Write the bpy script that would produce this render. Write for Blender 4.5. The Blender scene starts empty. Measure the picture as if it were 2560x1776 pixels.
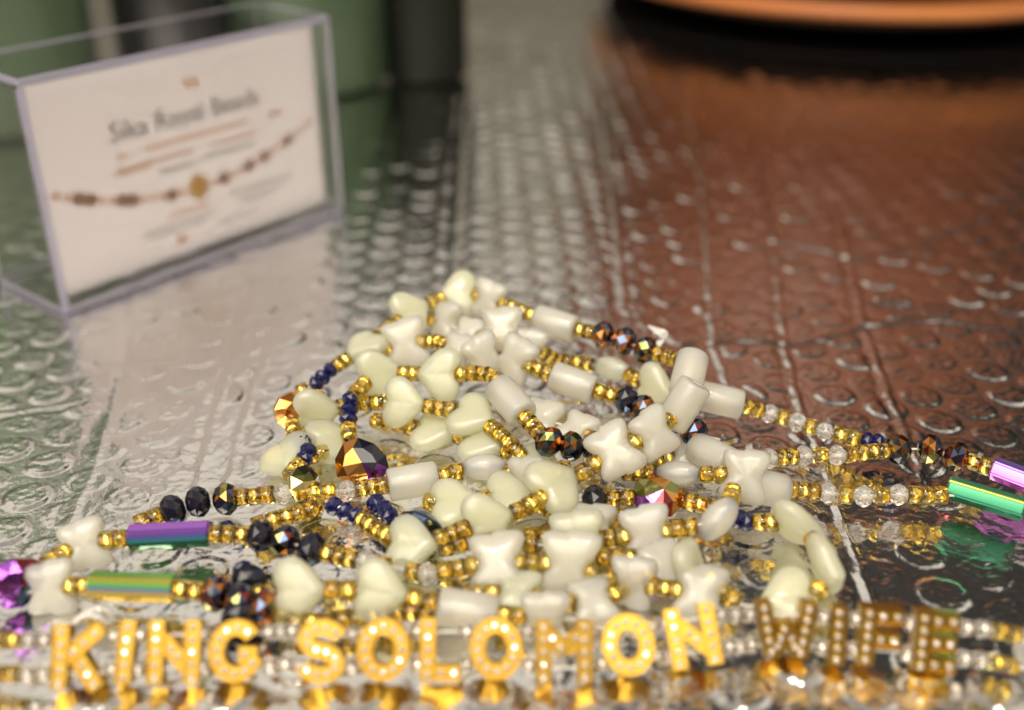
import bpy, bmesh, math, random
import numpy as np
from mathutils import Vector, Matrix

random.seed(7)
rng = np.random.default_rng(11)
U = 0.001                      # everything below is written in millimetres
sc = bpy.context.scene
col = sc.collection

# ------------------------------------------------------------------ camera
PITCH = math.radians(28.0)
CAM_H = 125.0
FPX = 2745.0                   # focal length in photograph pixels (2560 wide)
cam_d = bpy.data.cameras.new('camera')
cam = bpy.data.objects.new('camera', cam_d)
col.objects.link(cam)
cam.location = (0, 0, CAM_H * U)
cam.rotation_euler = (math.pi / 2 - PITCH, 0, 0)
cam_d.sensor_width = 36.0
cam_d.lens = 36.0 * FPX / 2560.0
cam_d.clip_start = 0.005
cam_d.clip_end = 50.0
cam_d.dof.use_dof = True
cam_d.dof.focus_distance = 0.213
cam_d.dof.aperture_fstop = 6.9
sc.camera = cam

# ------------------------------------------------------------------ world, lamps, exposure
w = bpy.data.worlds.new('World')
sc.world = w
w.use_nodes = True
bg = w.node_tree.nodes['Background']
# the dim room round the table: beige walls, paler towards the lit ceiling
wn = w.node_tree.nodes
wc = wn.new('ShaderNodeTexCoord')
ws = wn.new('ShaderNodeSeparateXYZ')
wr = wn.new('ShaderNodeValToRGB')
wr.color_ramp.elements[0].position = 0.15
wr.color_ramp.elements[0].color = (0.115, 0.098, 0.068, 1)
wr.color_ramp.elements[1].position = 1.0
wr.color_ramp.elements[1].color = (0.30, 0.275, 0.24, 1)
for wp, wcol in ((0.38, (0.25, 0.222, 0.165, 1)), (0.56, (0.70, 0.63, 0.54, 1)), (0.74, (0.76, 0.69, 0.59, 1)), (0.90, (0.38, 0.34, 0.29, 1))):
    we = wr.color_ramp.elements.new(wp)
    we.color = wcol
w.node_tree.links.new(wc.outputs['Generated'], ws.inputs[0])
w.node_tree.links.new(ws.outputs['Z'], wr.inputs['Fac'])
w.node_tree.links.new(wr.outputs['Color'], bg.inputs['Color'])
bg.inputs['Strength'].default_value = 1.0


def area(name, loc, target, sx, sy, power, color):
    d = bpy.data.lights.new(name, 'AREA')
    d.shape = 'RECTANGLE'
    d.size, d.size_y = sx, sy
    d.energy = power
    d.color = color
    o = bpy.data.objects.new(name, d)
    col.objects.link(o)
    o.location = loc
    o.rotation_euler = (Vector(target) - Vector(loc)).to_track_quat('-Z', 'Y').to_euler()
    return o


area('ceiling_lamp', (-0.30, -0.55, 1.05), (0.0, 0.25, 0), 1.3, 0.9, 18.0, (1.0, 0.90, 0.75))
for i in range(3):
    d = bpy.data.lights.new('bulb_lamp', 'POINT')
    d.energy = 4.0
    d.shadow_soft_size = 0.022
    d.color = (1.0, 0.9, 0.74)
    o = bpy.data.objects.new('bulb_lamp', d)
    col.objects.link(o)
    o.location = (-0.12 + 0.12 * i, -0.06, 0.78)

sc.view_settings.view_transform = 'Standard'
sc.view_settings.look = 'None'
sc.view_settings.exposure = 0.22
sc.view_settings.gamma = 1.0
sc.view_settings.use_curve_mapping = False
sc.render.engine = 'CYCLES'
sc.cycles.use_denoising = True
sc.cycles.max_bounces = 10
sc.cycles.transmission_bounces = 8
sc.cycles.glossy_bounces = 6
sc.cycles.diffuse_bounces = 3
sc.cycles.transparent_max_bounces = 8
sc.cycles.sample_clamp_indirect = 6.0
sc.cycles.blur_glossy = 0.6

FWD = Vector((0, math.cos(PITCH), -math.sin(PITCH)))
UPV = Vector((0, math.sin(PITCH), math.cos(PITCH)))
RGT = Vector((1, 0, 0))
CAM = Vector((0, 0, CAM_H))


def at(x, y, h=0.0):
    """the point at height h (mm) that the photograph shows at pixel x, y"""
    d = FWD + RGT * ((x - 1280) / FPX) - UPV * ((y - 888) / FPX)
    return CAM + d * ((h - CAM_H) / d.z)


# ------------------------------------------------------------------ materials
def principled(name, **kw):
    m = bpy.data.materials.new(name)
    m.use_nodes = True
    b = m.node_tree.nodes['Principled BSDF']
    for k, v in kw.items():
        n = k.replace('_', ' ')
        b.inputs[n].default_value = v
    return m


def rgba(r, g, b):
    return (r, g, b, 1)


def noise_color(m, c1, c2, scale, lo=0.35, hi=0.65, detail=3.0, obj=True):
    nt = m.node_tree
    b = nt.nodes['Principled BSDF']
    tc = nt.nodes.new('ShaderNodeTexCoord')
    no = nt.nodes.new('ShaderNodeTexNoise')
    no.inputs['Scale'].default_value = scale
    no.inputs['Detail'].default_value = detail
    cr = nt.nodes.new('ShaderNodeValToRGB')
    cr.color_ramp.elements[0].position = lo
    cr.color_ramp.elements[0].color = rgba(*c1)
    cr.color_ramp.elements[1].position = hi
    cr.color_ramp.elements[1].color = rgba(*c2)
    nt.links.new(tc.outputs['Object'], no.inputs['Vector'])
    nt.links.new(no.outputs['Fac'], cr.inputs['Fac'])
    nt.links.new(cr.outputs['Color'], b.inputs['Base Color'])
    return no


def noise_bump(m, scale, strength, dist, detail=3.0):
    nt = m.node_tree
    b = nt.nodes['Principled BSDF']
    tc = nt.nodes.new('ShaderNodeTexCoord')
    no = nt.nodes.new('ShaderNodeTexNoise')
    no.inputs['Scale'].default_value = scale
    no.inputs['Detail'].default_value = detail
    bu = nt.nodes.new('ShaderNodeBump')
    bu.inputs['Strength'].default_value = strength
    bu.inputs['Distance'].default_value = dist
    nt.links.new(tc.outputs['Object'], no.inputs['Vector'])
    nt.links.new(no.outputs['Fac'], bu.inputs['Height'])
    nt.links.new(bu.outputs['Normal'], b.inputs['Normal'])


def milky(name, c1, c2):
    m = principled(name, Roughness=0.42, Subsurface_Weight=1.0, Subsurface_Scale=0.008, Transmission_Weight=0.62, Coat_Weight=0.4, Coat_Roughness=0.1,
                   Subsurface_Radius=(1.0, 0.9, 0.7), IOR=1.48)
    noise_color(m, c1, c2, 260.0, 0.3, 0.7)
    noise_bump(m, 900.0, 0.12, 0.0003)
    return m


M = {}
M['white'] = milky('milky_white_glass', (0.985, 0.89, 0.73), (0.995, 0.93, 0.80))
M['green'] = milky('milky_pale_green_glass', (0.94, 0.94, 0.60), (0.98, 0.98, 0.69))
M['amber'] = principled('amber_glass', Base_Color=rgba(1.0, 0.85, 0.34), Roughness=0.03,
                        Transmission_Weight=1.0, IOR=1.5)
M['lining'] = principled('gold_lining', Base_Color=rgba(1.0, 0.84, 0.38), Metallic=1.0, Roughness=0.2)
M['clear'] = principled('clear_glass', Base_Color=rgba(1.0, 0.97, 0.94), Roughness=0.04,
                        Transmission_Weight=0.9, IOR=1.52)
M['silver'] = principled('silver_lining', Base_Color=rgba(0.93, 0.89, 0.84), Metallic=1.0, Roughness=0.2)
M['black'] = principled('black_cut_glass', Base_Color=rgba(0.006, 0.006, 0.014), Roughness=0.06, IOR=1.6)
M['navy'] = principled('navy_cut_glass', Base_Color=rgba(0.005, 0.006, 0.055), Roughness=0.07, IOR=1.6)
M['bronze'] = principled('bronze_coating', Base_Color=rgba(0.55, 0.22, 0.06), Metallic=1.0, Roughness=0.12)
M['crimson'] = principled('crimson_coating', Base_Color=rgba(0.30, 0.06, 0.07), Metallic=1.0, Roughness=0.12)
M['olive'] = principled('olive_coating', Base_Color=rgba(0.34, 0.34, 0.12), Metallic=1.0, Roughness=0.12)
M['violet'] = principled('violet_coating', Base_Color=rgba(0.26, 0.08, 0.40), Metallic=1.0, Roughness=0.12)
M['orange'] = principled('orange_coating', Base_Color=rgba(0.85, 0.42, 0.13), Metallic=1.0, Roughness=0.12)
M['steel'] = principled('blue_steel_coating', Base_Color=rgba(0.10, 0.14, 0.24), Metallic=1.0, Roughness=0.12)
M['gold'] = principled('yellow_gold_plate', Base_Color=rgba(0.60, 0.36, 0.05), Metallic=1.0, Roughness=0.3)
noise_bump(M['gold'], 1200.0, 0.1, 0.0002)
M['stone'] = principled('foiled_rhinestone', Base_Color=rgba(0.97, 0.95, 0.93), Metallic=0.75, Roughness=0.06)
M['thread'] = principled('white_elastic', Base_Color=rgba(0.85, 0.83, 0.8), Roughness=0.4,
                         Transmission_Weight=0.3)


def rainbow(name, stops):
    """metallic coating whose colour runs round the tube"""
    m = principled(name, Metallic=0.72, Roughness=0.14)
    nt = m.node_tree
    b = nt.nodes['Principled BSDF']
    tc = nt.nodes.new('ShaderNodeTexCoord')
    sx = nt.nodes.new('ShaderNodeSeparateXYZ')
    a = nt.nodes.new('ShaderNodeMath')
    a.operation = 'ARCTAN2'
    mr = nt.nodes.new('ShaderNodeMapRange')
    mr.inputs['From Min'].default_value = -math.pi
    mr.inputs['From Max'].default_value = math.pi
    cr = nt.nodes.new('ShaderNodeValToRGB')
    while len(cr.color_ramp.elements) < len(stops):
        cr.color_ramp.elements.new(0.5)
    for e, (p, c) in zip(cr.color_ramp.elements, stops):
        e.position = p
        e.color = rgba(*c)
    nt.links.new(tc.outputs['Object'], sx.inputs[0])
    nt.links.new(sx.outputs['Y'], a.inputs[0])
    nt.links.new(sx.outputs['Z'], a.inputs[1])
    nt.links.new(a.outputs[0], mr.inputs['Value'])
    nt.links.new(mr.outputs['Result'], cr.inputs['Fac'])
    nt.links.new(cr.outputs['Color'], b.inputs['Base Color'])
    return m


# 0.5 is the side turned to the lens, above 0.5 the upper side
M['tube_purple'] = rainbow('purple_rainbow_coating', [
    (0.0, (0.10, 0.2, 0.1)), (0.30, (0.10, 0.30, 0.12)), (0.42, (0.03, 0.10, 0.07)), (0.46, (0.05, 0.30, 0.30)),
    (0.50, (0.12, 0.16, 0.55)), (0.54, (0.26, 0.12, 0.55)), (0.66, (0.34, 0.12, 0.55)), (0.9, (0.2, 0.1, 0.3))])
M['tube_green'] = rainbow('green_rainbow_coating', [
    (0.0, (0.6, 0.45, 0.1)), (0.36, (0.70, 0.55, 0.14)), (0.45, (0.55, 0.42, 0.12)), (0.465, (0.22, 0.2, 0.5)),
    (0.50, (0.12, 0.42, 0.26)), (0.55, (0.30, 0.55, 0.10)), (0.60, (0.55, 0.45, 0.08)), (0.66, (0.22, 0.48, 0.14))])
M['tube_jade'] = rainbow('jade_rainbow_coating', [
    (0.0, (0.05, 0.2, 0.1)), (0.42, (0.04, 0.22, 0.13)), (0.48, (0.06, 0.34, 0.18)), (0.56, (0.12, 0.42, 0.24)),
    (0.60, (0.55, 0.62, 0.10)), (0.64, (0.10, 0.40, 0.22)), (0.9, (0.1, 0.3, 0.3))])
M['tube_violet'] = rainbow('violet_rainbow_coating', [
    (0.0, (0.3, 0.1, 0.4)), (0.45, (0.50, 0.16, 0.50)), (0.55, (0.55, 0.24, 0.70)), (0.62, (0.2, 0.16, 0.6)),
    (0.75, (0.4, 0.2, 0.6)), (0.9, (0.3, 0.1, 0.4))])

# ------------------------------------------------------------------ mesh helpers


def mesh_from(name, verts, faces, mats=(), fmat=None, smooth=True):
    me = bpy.data.meshes.new(name)
    me.from_pydata([(v[0] * U, v[1] * U, v[2] * U) for v in verts], [], faces)
    for m in mats:
        me.materials.append(m)
    if fmat is not None:
        me.polygons.foreach_set('material_index', fmat)
    me.polygons.foreach_set('use_smooth', [smooth] * len(me.polygons))
    bm = bmesh.new()
    bm.from_mesh(me)
    bmesh.ops.recalc_face_normals(bm, faces=bm.faces)
    bm.to_mesh(me)
    bm.free()
    me.update()
    return me


def lathe(name, profile, seg, mats, fm=None, closed=False, square=(), axis='X', smooth=True, twist=0.0, yz=(1, 1)):
    """revolve (a, r) points; fm gives the material of each profile span; rings listed in square get a square section"""
    vs, fs, fi = [], [], []
    n = len(profile)
    for i, (a, r) in enumerate(profile):
        for k in range(seg):
            t = 2 * math.pi * (k + twist * i) / seg
            rr = r
            if i in square:
                rr = r / max(abs(math.cos(t)), abs(math.sin(t)))
            c, s = rr * math.cos(t) * yz[0], rr * math.sin(t) * yz[1]
            vs.append((a, c, s) if axis == 'X' else (c, s, a))
    for i in range(n if closed else n - 1):
        j = (i + 1) % n
        for k in range(seg):
            l = (k + 1) % seg
            fs.append((i * seg + k, i * seg + l, j * seg + l, j * seg + k))
            fi.append(fm[i] if fm else 0)
    if not closed:
        fs.append(tuple(range(seg)))
        fs.append(tuple((n - 1) * seg + k for k in range(seg)))
        fi += [fm[0] if fm else 0, fm[-1] if fm else 0]
    return mesh_from(name, vs, fs, mats, fi, smooth)


def facet(name, rings, seg, mats, pick):
    """cut bead: rings staggered by half a step, triangles flat; pick(center) chooses the coating"""
    vs, fs, fi = [], [], []
    for i, (a, r) in enumerate(rings):
        for k in range(seg):
            t = 2 * math.pi * (k + 0.5 * (i % 2)) / seg
            vs.append((a, r * math.cos(t), r * math.sin(t)))
    for i in range(len(rings) - 1):
        for k in range(seg):
            l = (k + 1) % seg
            A, B = i * seg + k, i * seg + l
            C, D = (i + 1) * seg + k, (i + 1) * seg + l
            if i % 2 == 0:
                fs += [(A, B, C), (B, D, C)]
            else:
                fs += [(A, B, D), (A, D, C)]
    fs.append(tuple(range(seg)))
    fs.append(tuple((len(rings) - 1) * seg + k for k in range(seg)))
    for f in fs:
        c = np.mean([vs[q] for q in f], axis=0)
        fi.append(pick(c))
    return mesh_from(name, vs, fs, mats, fi, False)


def puff(name, outline, thick, mats, rings=7, power=3.0, ridge=0.0, lobes=0.0):
    """puffy flat bead from a closed outline [(x, y)]; thread along x, face along z"""
    n = len(outline)
    vs, fs = [], []
    rr = [math.sin(0.5 * math.pi * (i + 1) / rings) for i in range(rings)]
    vs.append((0, 0, thick))
    for q, r in enumerate(rr[:-1]):
        for (x, y) in outline:
            z = thick * (1 - r ** power) ** 0.5
            z -= ridge * math.exp(-(y * r / 0.5) ** 2) * (1 - r)
            z *= 1 - lobes * math.cos(2 * math.atan2(y, x)) ** 2 * r * r
            vs.append((x * r, y * r, z))
    vs += [(x, y, 0) for x, y in outline]
    low = len(vs)
    for q, r in enumerate(rr[:-1]):
        for (x, y) in outline:
            vs.append((x * r, y * r, -thick * (1 - r ** power) ** 0.5))
    vs.append((0, 0, -thick))
    R = rings
    top = [[1 + q * n + k for k in range(n)] for q in range(R)]
    bot = [[low + q * n + k for k in range(n)] for q in range(R - 1)] + [top[R - 1]]
    for k in range(n):
        l = (k + 1) % n
        fs.append((0, top[0][k], top[0][l]))
        fs.append((len(vs) - 1, bot[0][l], bot[0][k]))
        for q in range(R - 1):
            fs.append((top[q][k], top[q + 1][k], top[q + 1][l], top[q][l]))
            fs.append((bot[q][k], bot[q][l], bot[q + 1][l], bot[q + 1][k]))
    return mesh_from(name, vs, fs, mats, None, True)


def heart_outline(n=36, L=8.3, W=10.2):
    pts = []
    for i in range(n):
        t = 2 * math.pi * i / n
        x = 16 * math.sin(t) ** 3
        y = 13 * math.cos(t) - 5 * math.cos(2 * t) - 2 * math.cos(3 * t) - math.cos(4 * t)
        ex, ey = 15 * math.sin(t), 13 * math.cos(t) - 2.0
        x, y = 0.60 * x + 0.40 * ex, 0.60 * y + 0.40 * ey
        pts.append((-y, x))
    xs = [p[0] for p in pts]
    ys = [p[1] for p in pts]
    cx = 0.5 * (min(xs) + max(xs))
    return [((x - cx) * L / (max(xs) - min(xs)), y * W / (max(ys) - min(ys))) for x, y in pts]


def butterfly_outline(n=48):
    pts = []
    for i in range(n):
        t = 2 * math.pi * i / n
        a = abs(math.sin(t))                      # 0 where the thread enters, 1 at the wing tops
        r = 2.75 + 2.25 * math.exp(-((a - 0.73) / 0.29) ** 2) + 0.3 * max(0.0, (a - 0.80) / 0.2) ** 1.5
        r *= 1.05 if math.cos(t) > 0 else 0.95
        pts.append((r * math.cos(t) * 0.98, r * math.sin(t)))
    return pts


# ------------------------------------------------------------------ bead meshes (thread along x)
seed_prof = [(-1.0, 1.0), (-0.97, 1.2), (-0.84, 1.31), (0.84, 1.31), (0.97, 1.2), (1.0, 1.0), (1.0, 0.66), (-1.0, 0.66)]
ME = {}
ME['g'] = lathe('gold_seed_bead', seed_prof, 16, [M['amber'], M['lining']], [0, 0, 0, 0, 0, 0, 1, 0], True, (6, 7))
ME['t'] = lathe('clear_seed_bead', seed_prof, 12, [M['clear'], M['silver']], [0, 0, 0, 0, 0, 0, 1, 0], True, (6, 7))
ME['C'] = lathe('white_tube_bead', [(-4.7, 1.0), (-4.7, 2.5), (-4.55, 2.95), (-4.1, 3.15), (0, 3.2), (4.1, 3.15), (4.55, 2.95),
                                    (4.7, 2.5), (4.7, 1.0)], 24, [M['white']], None, True)
ov = [(-4.3 * math.cos(math.pi * i / 12) if 0 < i < 12 else (-4.25 if i == 0 else 4.25),
       max(0.6, 2.5 * math.sin(math.pi * i / 12))) for i in range(13)]
ME['O'] = lathe('white_oval_bead', ov, 20, [M['white']], None, True, yz=(1.0, 0.8))
ME['P'] = lathe('green_oval_bead', ov, 20, [M['green']], None, True, yz=(1.0, 0.75))
ME['H'] = puff('green_heart_bead', heart_outline(), 1.75, [M['green']], 9, 4.2, 0.10)
ME['W'] = puff('white_butterfly_bead', butterfly_outline(), 1.85, [M['white']], 9, 4.2, 0, 0.22)
ME['w'] = puff('pale_butterfly_bead', butterfly_outline(), 1.85, [M['green']], 9, 4.2, 0, 0.22)


def ab_pick(seed):
    r = random.Random(seed)

    def f(c):
        if c[2] > 0.55:
            return r.choice([0, 0, 1, 1, 2, 3, 4])
        return r.choice([0, 0, 0, 4])
    return f


ABR = [(-2.3, 1.2), (-1.7, 2.35), (-0.6, 3.1), (0.6, 3.1), (1.7, 2.35), (2.3, 1.2)]
for q in range(5):
    ME['A%d' % q] = facet('dark_cut_bead', ABR, 9, [M['black'], M['bronze'], M['crimson'], M['olive'], M['steel']], ab_pick(q * 1.3))
ME['B'] = facet('black_cut_bead', ABR, 9, [M['black'], M['steel']], lambda c: 1 if (c[1] > 1.8 and c[2] > 0.6) else 0)
NVR = [(-1.35, 0.8), (-0.75, 1.6), (0, 1.95), (0.75, 1.6), (1.35, 0.8)]
ME['N'] = facet('navy_cut_bead', NVR, 8, [M['navy']], lambda c: 0)
KR = [(-1.75, 0.8), (-1.1, 1.6), (-0.35, 2.05), (0.35, 2.05), (1.1, 1.6), (1.75, 0.8)]
ME['K'] = facet('clear_cut_bead', KR, 9, [M['clear']], lambda c: 0)


def hex_tube(name, mat):
    pr = [(-7.2, 0.8), (-7.2, 2.0), (-6.8, 2.5), (6.8, 2.5), (7.2, 2.0), (7.2, 0.8)]
    me = lathe(name, pr, 6, [mat], None, True, smooth=False)
    bm = bmesh.new()
    bm.from_mesh(me)
    ed = [e for e in bm.edges if abs(e.verts[0].co.x - e.verts[1].co.x) > 0.01]
    bmesh.ops.bevel(bm, geom=ed, offset=0.0003, segments=2, affect='EDGES')
    bm.to_mesh(me)
    bm.free()
    return me


for q in ('purple', 'green', 'jade', 'violet'):
    ME['X' + q] = hex_tube(q + '_tube_bead', M['tube_' + q])


def big_crystal(name, mats, L=10.5, W=9.4, T=2.6):
    """flat cut drop: girdle of ten corners, star table, thread along x, face along z"""
    n = 10
    vs, fs, fi = [], [], []
    for z, s, off in ((0.3, 1.0, 0), (-0.3, 1.0, 0), (T * 0.75, 0.62, 0.5), (-T * 0.75, 0.62, 0.5)):
        for k in range(n):
            t = 2 * math.pi * (k + off) / n
            x, y = math.cos(t), math.sin(t)
            y *= 1.0 - 0.22 * x
            vs.append((x * s * L / 2, y * s * W / 2, z))
    tip = len(vs)
    vs += [(0.4, 0.2, T), (0.4, -0.2, -T)]
    for k in range(n):
        l = (k + 1) % n
        fs.append((k, l, n + l, n + k))
        fs += [(k, l, 2 * n + k), (l, 2 * n + l, 2 * n + k), (2 * n + k, 2 * n + l, tip)]
        fs += [(n + k, 3 * n + k, n + l), (n + l, 3 * n + k, 3 * n + l), (3 * n + k, tip + 1, 3 * n + l)]
    for f in fs:
        c = np.mean([vs[q] for q in f], axis=0)
        a = math.atan2(c[1], c[0])
        fi.append(int((a + math.pi) / (2 * math.pi) * len(mats) * 0.999) % len(mats))
    return mesh_from(name, vs, fs, mats, fi, False)


ME['Fdark'] = big_crystal('purple_cut_drop', [M['orange'], M['orange'], M['violet'], M['black'], M['black'], M['bronze']])
ME['Fpurple'] = big_crystal('violet_cut_drop', [M['violet'], M['steel'], M['violet'], M['crimson'], M['violet'], M['violet']])
ME['Fyellow'] = big_crystal('yellow_cut_drop', [M['violet'], M['crimson'], M['orange'], M['olive'], M['orange'], M['olive']])
ME['Folive'] = big_crystal('olive_cut_drop', [M['olive'], M['olive'], M['clear'], M['steel'], M['olive'], M['lining']], 8.5, 8.5)
ME['Famber'] = big_crystal('amber_cut_drop', [M['orange'], M['lining'], M['bronze'], M['orange'], M['bronze'], M['orange']], 9, 8)
ME['Fgreen'] = big_crystal('green_cut_drop', [M['steel'], M['olive'], M['steel'], M['black']], 9, 8)

HALF = dict(H=3.7, W=2.3, w=2.3, C=4.75, O=4.3, P=4.3, A=2.15, B=2.15, N=1.35, K=1.75, X=7.2, F=5.0, g=1.0, t=1.0, p=0.0)
PARTNAME = dict(H='heart_bead', W='butterfly_bead', w='butterfly_bead', C='tube_bead', O='oval_bead', P='oval_bead', A='cut_bead',
                B='cut_bead', N='navy_bead', K='crystal_bead', X='hexagon_tube_bead', F='cut_drop_bead', g='seed_bead',
                t='clear_bead')


def link(name, data, parent=None):
    o = bpy.data.objects.new(name, data)
    col.objects.link(o)
    if parent:
        o.parent = parent
    return o


def thing(name, loc, label, cat, group=None):
    o = bpy.data.objects.new(name, None)
    o.empty_display_size = 0.005
    o.location = Vector(loc) * U
    o['label'] = label
    o['category'] = cat
    if group:
        o['group'] = group
    col.objects.link(o)
    return o


def tag(o, label, cat, group=None):
    o['label'] = label
    o['category'] = cat
    if group:
        o['group'] = group
    return o


def frame(p, t, roll=0.0, flip=False, scale=1.0):
    """matrix with x along the thread, z turned to the lens and then rolled about the thread"""
    t = t.normalized()
    if flip:
        t = -t
    v = (CAM - p).normalized()
    z = v - t * v.dot(t)
    if z.length < 0.05:
        z = Vector((0, 0, 1)) - t * t.z
    z.normalize()
    z = Matrix.Rotation(math.radians(roll), 3, t) @ z
    y = z.cross(t)
    m = Matrix((t, y, z)).transposed().to_4x4()
    return Matrix.Translation(p * U) @ m @ Matrix.Scale(scale, 4)


def put(kind, mesh, p, t, parent, roll=0.0, flip=False, scale=1.0):
    o = link(PARTNAME[kind[0]], mesh, parent)
    mw = frame(p, t, roll, flip, scale)
    o.matrix_parent_inverse = Matrix.Identity(4)
    o.matrix_basis = Matrix.Translation(-parent.location) @ mw
    return o


def catmull(P, i, s):
    p1, p2 = P[i], P[i + 1]
    p0 = P[i - 1] if i > 0 else p1 * 2 - p2
    p3 = P[i + 2] if i + 2 < len(P) else p2 * 2 - p1
    m1, m2 = (p2 - p0) * 0.42, (p3 - p1) * 0.42
    k = (p2 - p1).length
    for m, q in ((m1, p2 - p0), (m2, p3 - p1)):
        if m.length > k * 0.9:
            m.normalize()
            m *= k * 0.9
    s2, s3 = s * s, s * s * s
    return p1 * (2 * s3 - 3 * s2 + 1) + m1 * (s3 - 2 * s2 + s) + p2 * (-2 * s3 + 3 * s2) + m2 * (s3 - s2)


def tube(name, pts, r, mat, parent, seg=6):
    vs, fs = [], []
    for i, p in enumerate(pts):
        t = (pts[min(i + 1, len(pts) - 1)] - pts[max(i - 1, 0)]).normalized()
        a = t.cross(Vector((0.1, 0.2, 1))).normalized()
        b = t.cross(a)
        for k in range(seg):
            q = p + a * (r * math.cos(2 * math.pi * k / seg)) + b * (r * math.sin(2 * math.pi * k / seg))
            vs.append(q)
    for i in range(len(pts) - 1):
        for k in range(seg):
            l = (k + 1) % seg
            fs.append((i * seg + k, i * seg + l, (i + 1) * seg + l, (i + 1) * seg + k))
    fs += [tuple(range(seg)), tuple((len(pts) - 1) * seg + k for k in range(seg))]
    me = mesh_from(name, vs, fs, [mat])
    o = link(name, me, parent)
    if parent:
        o.location = -parent.location
    return o


def strand(label, items, name='bead_strand', z0=0.0):
    """items: ('kind', x, y, height, roll, flip) beads, with 'g' (gold seeds fill the gap) or '-' (bare thread) between them"""
    A, fill = [], {}
    for it in items:
        if isinstance(it, str):
            fill[len(A) - 1] = it
        else:
            A.append(it)
    P = [at(a[1], a[2], a[3]) for a in A]
    root = thing(name, (P[0].x, P[0].y, 0), label, 'bead strand', 'beaded strands heaped on the foil')
    path = []
    for i, a in enumerate(A):
        if 0 < i < len(A) - 1:
            t = (catmull(P, i, 0.06) - catmull(P, i - 1, 0.94))
        elif i == 0:
            t = catmull(P, 0, 0.12) - P[0]
        else:
            t = P[-1] - catmull(P, i - 1, 0.88)
        k = a[0]
        if k[0] == 'p':
            continue
        roll = a[4] if len(a) > 4 else 0.0
        opt = a[5] if len(a) > 5 else {}
        if 'ax' in opt:
            t = Vector(opt['ax'])
        if k == 'A':
            k = 'A%d' % random.randrange(5)
            roll = roll + random.uniform(-50, 50)
        if k in ('N', 'K', 'B'):
            roll = random.uniform(0, 360)
        put(k, ME[k], P[i], t, root, roll, opt.get('flip', False), opt.get('s', 1.0) * (1.13 if k[0] in 'HWw' else 1.04 if k[0] in 'COP' else 1.0) * random.uniform(0.96, 1.04))
    for i in range(len(A) - 1):
        S = [catmull(P, i, s / 40) for s in range(41)]
        path += S[:-1] if i < len(A) - 2 else S
        L = [0]
        for a, b in zip(S, S[1:]):
            L.append(L[-1] + (b - a).length)
        f = fill.get(i, '')
        if f not in ('g', 't'):
            continue
        big = lambda c: HALF[c] * (1.1 if c in 'HWw' else 1.0)
        h0 = big(A[i][0][0])
        h1 = big(A[i + 1][0][0])
        gap = L[-1] - h0 - h1
        n = max(1, int(round(gap / 2.35))) if gap > 0.9 else 0
        for q in range(n):
            d = h0 + gap * (q + 0.5) / n
            j = max(0, min(39, int(np.searchsorted(L, d)) - 1))
            u = (d - L[j]) / max(1e-6, L[j + 1] - L[j])
            p = S[j].lerp(S[j + 1], u)
            t = (S[min(j + 2, 40)] - S[max(j - 1, 0)])
            sc_ = random.uniform(1.24, 1.36)
            t = t.normalized() + Vector((random.uniform(-.09, .09), random.uniform(-.09, .09), random.uniform(-.09, .09)))
            put(f, ME[f], p, t, root, random.uniform(0, 360), False, sc_)
    tube('thread', path[::4] + [path[-1]], 0.22, M['thread'], root)
    return root


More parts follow.
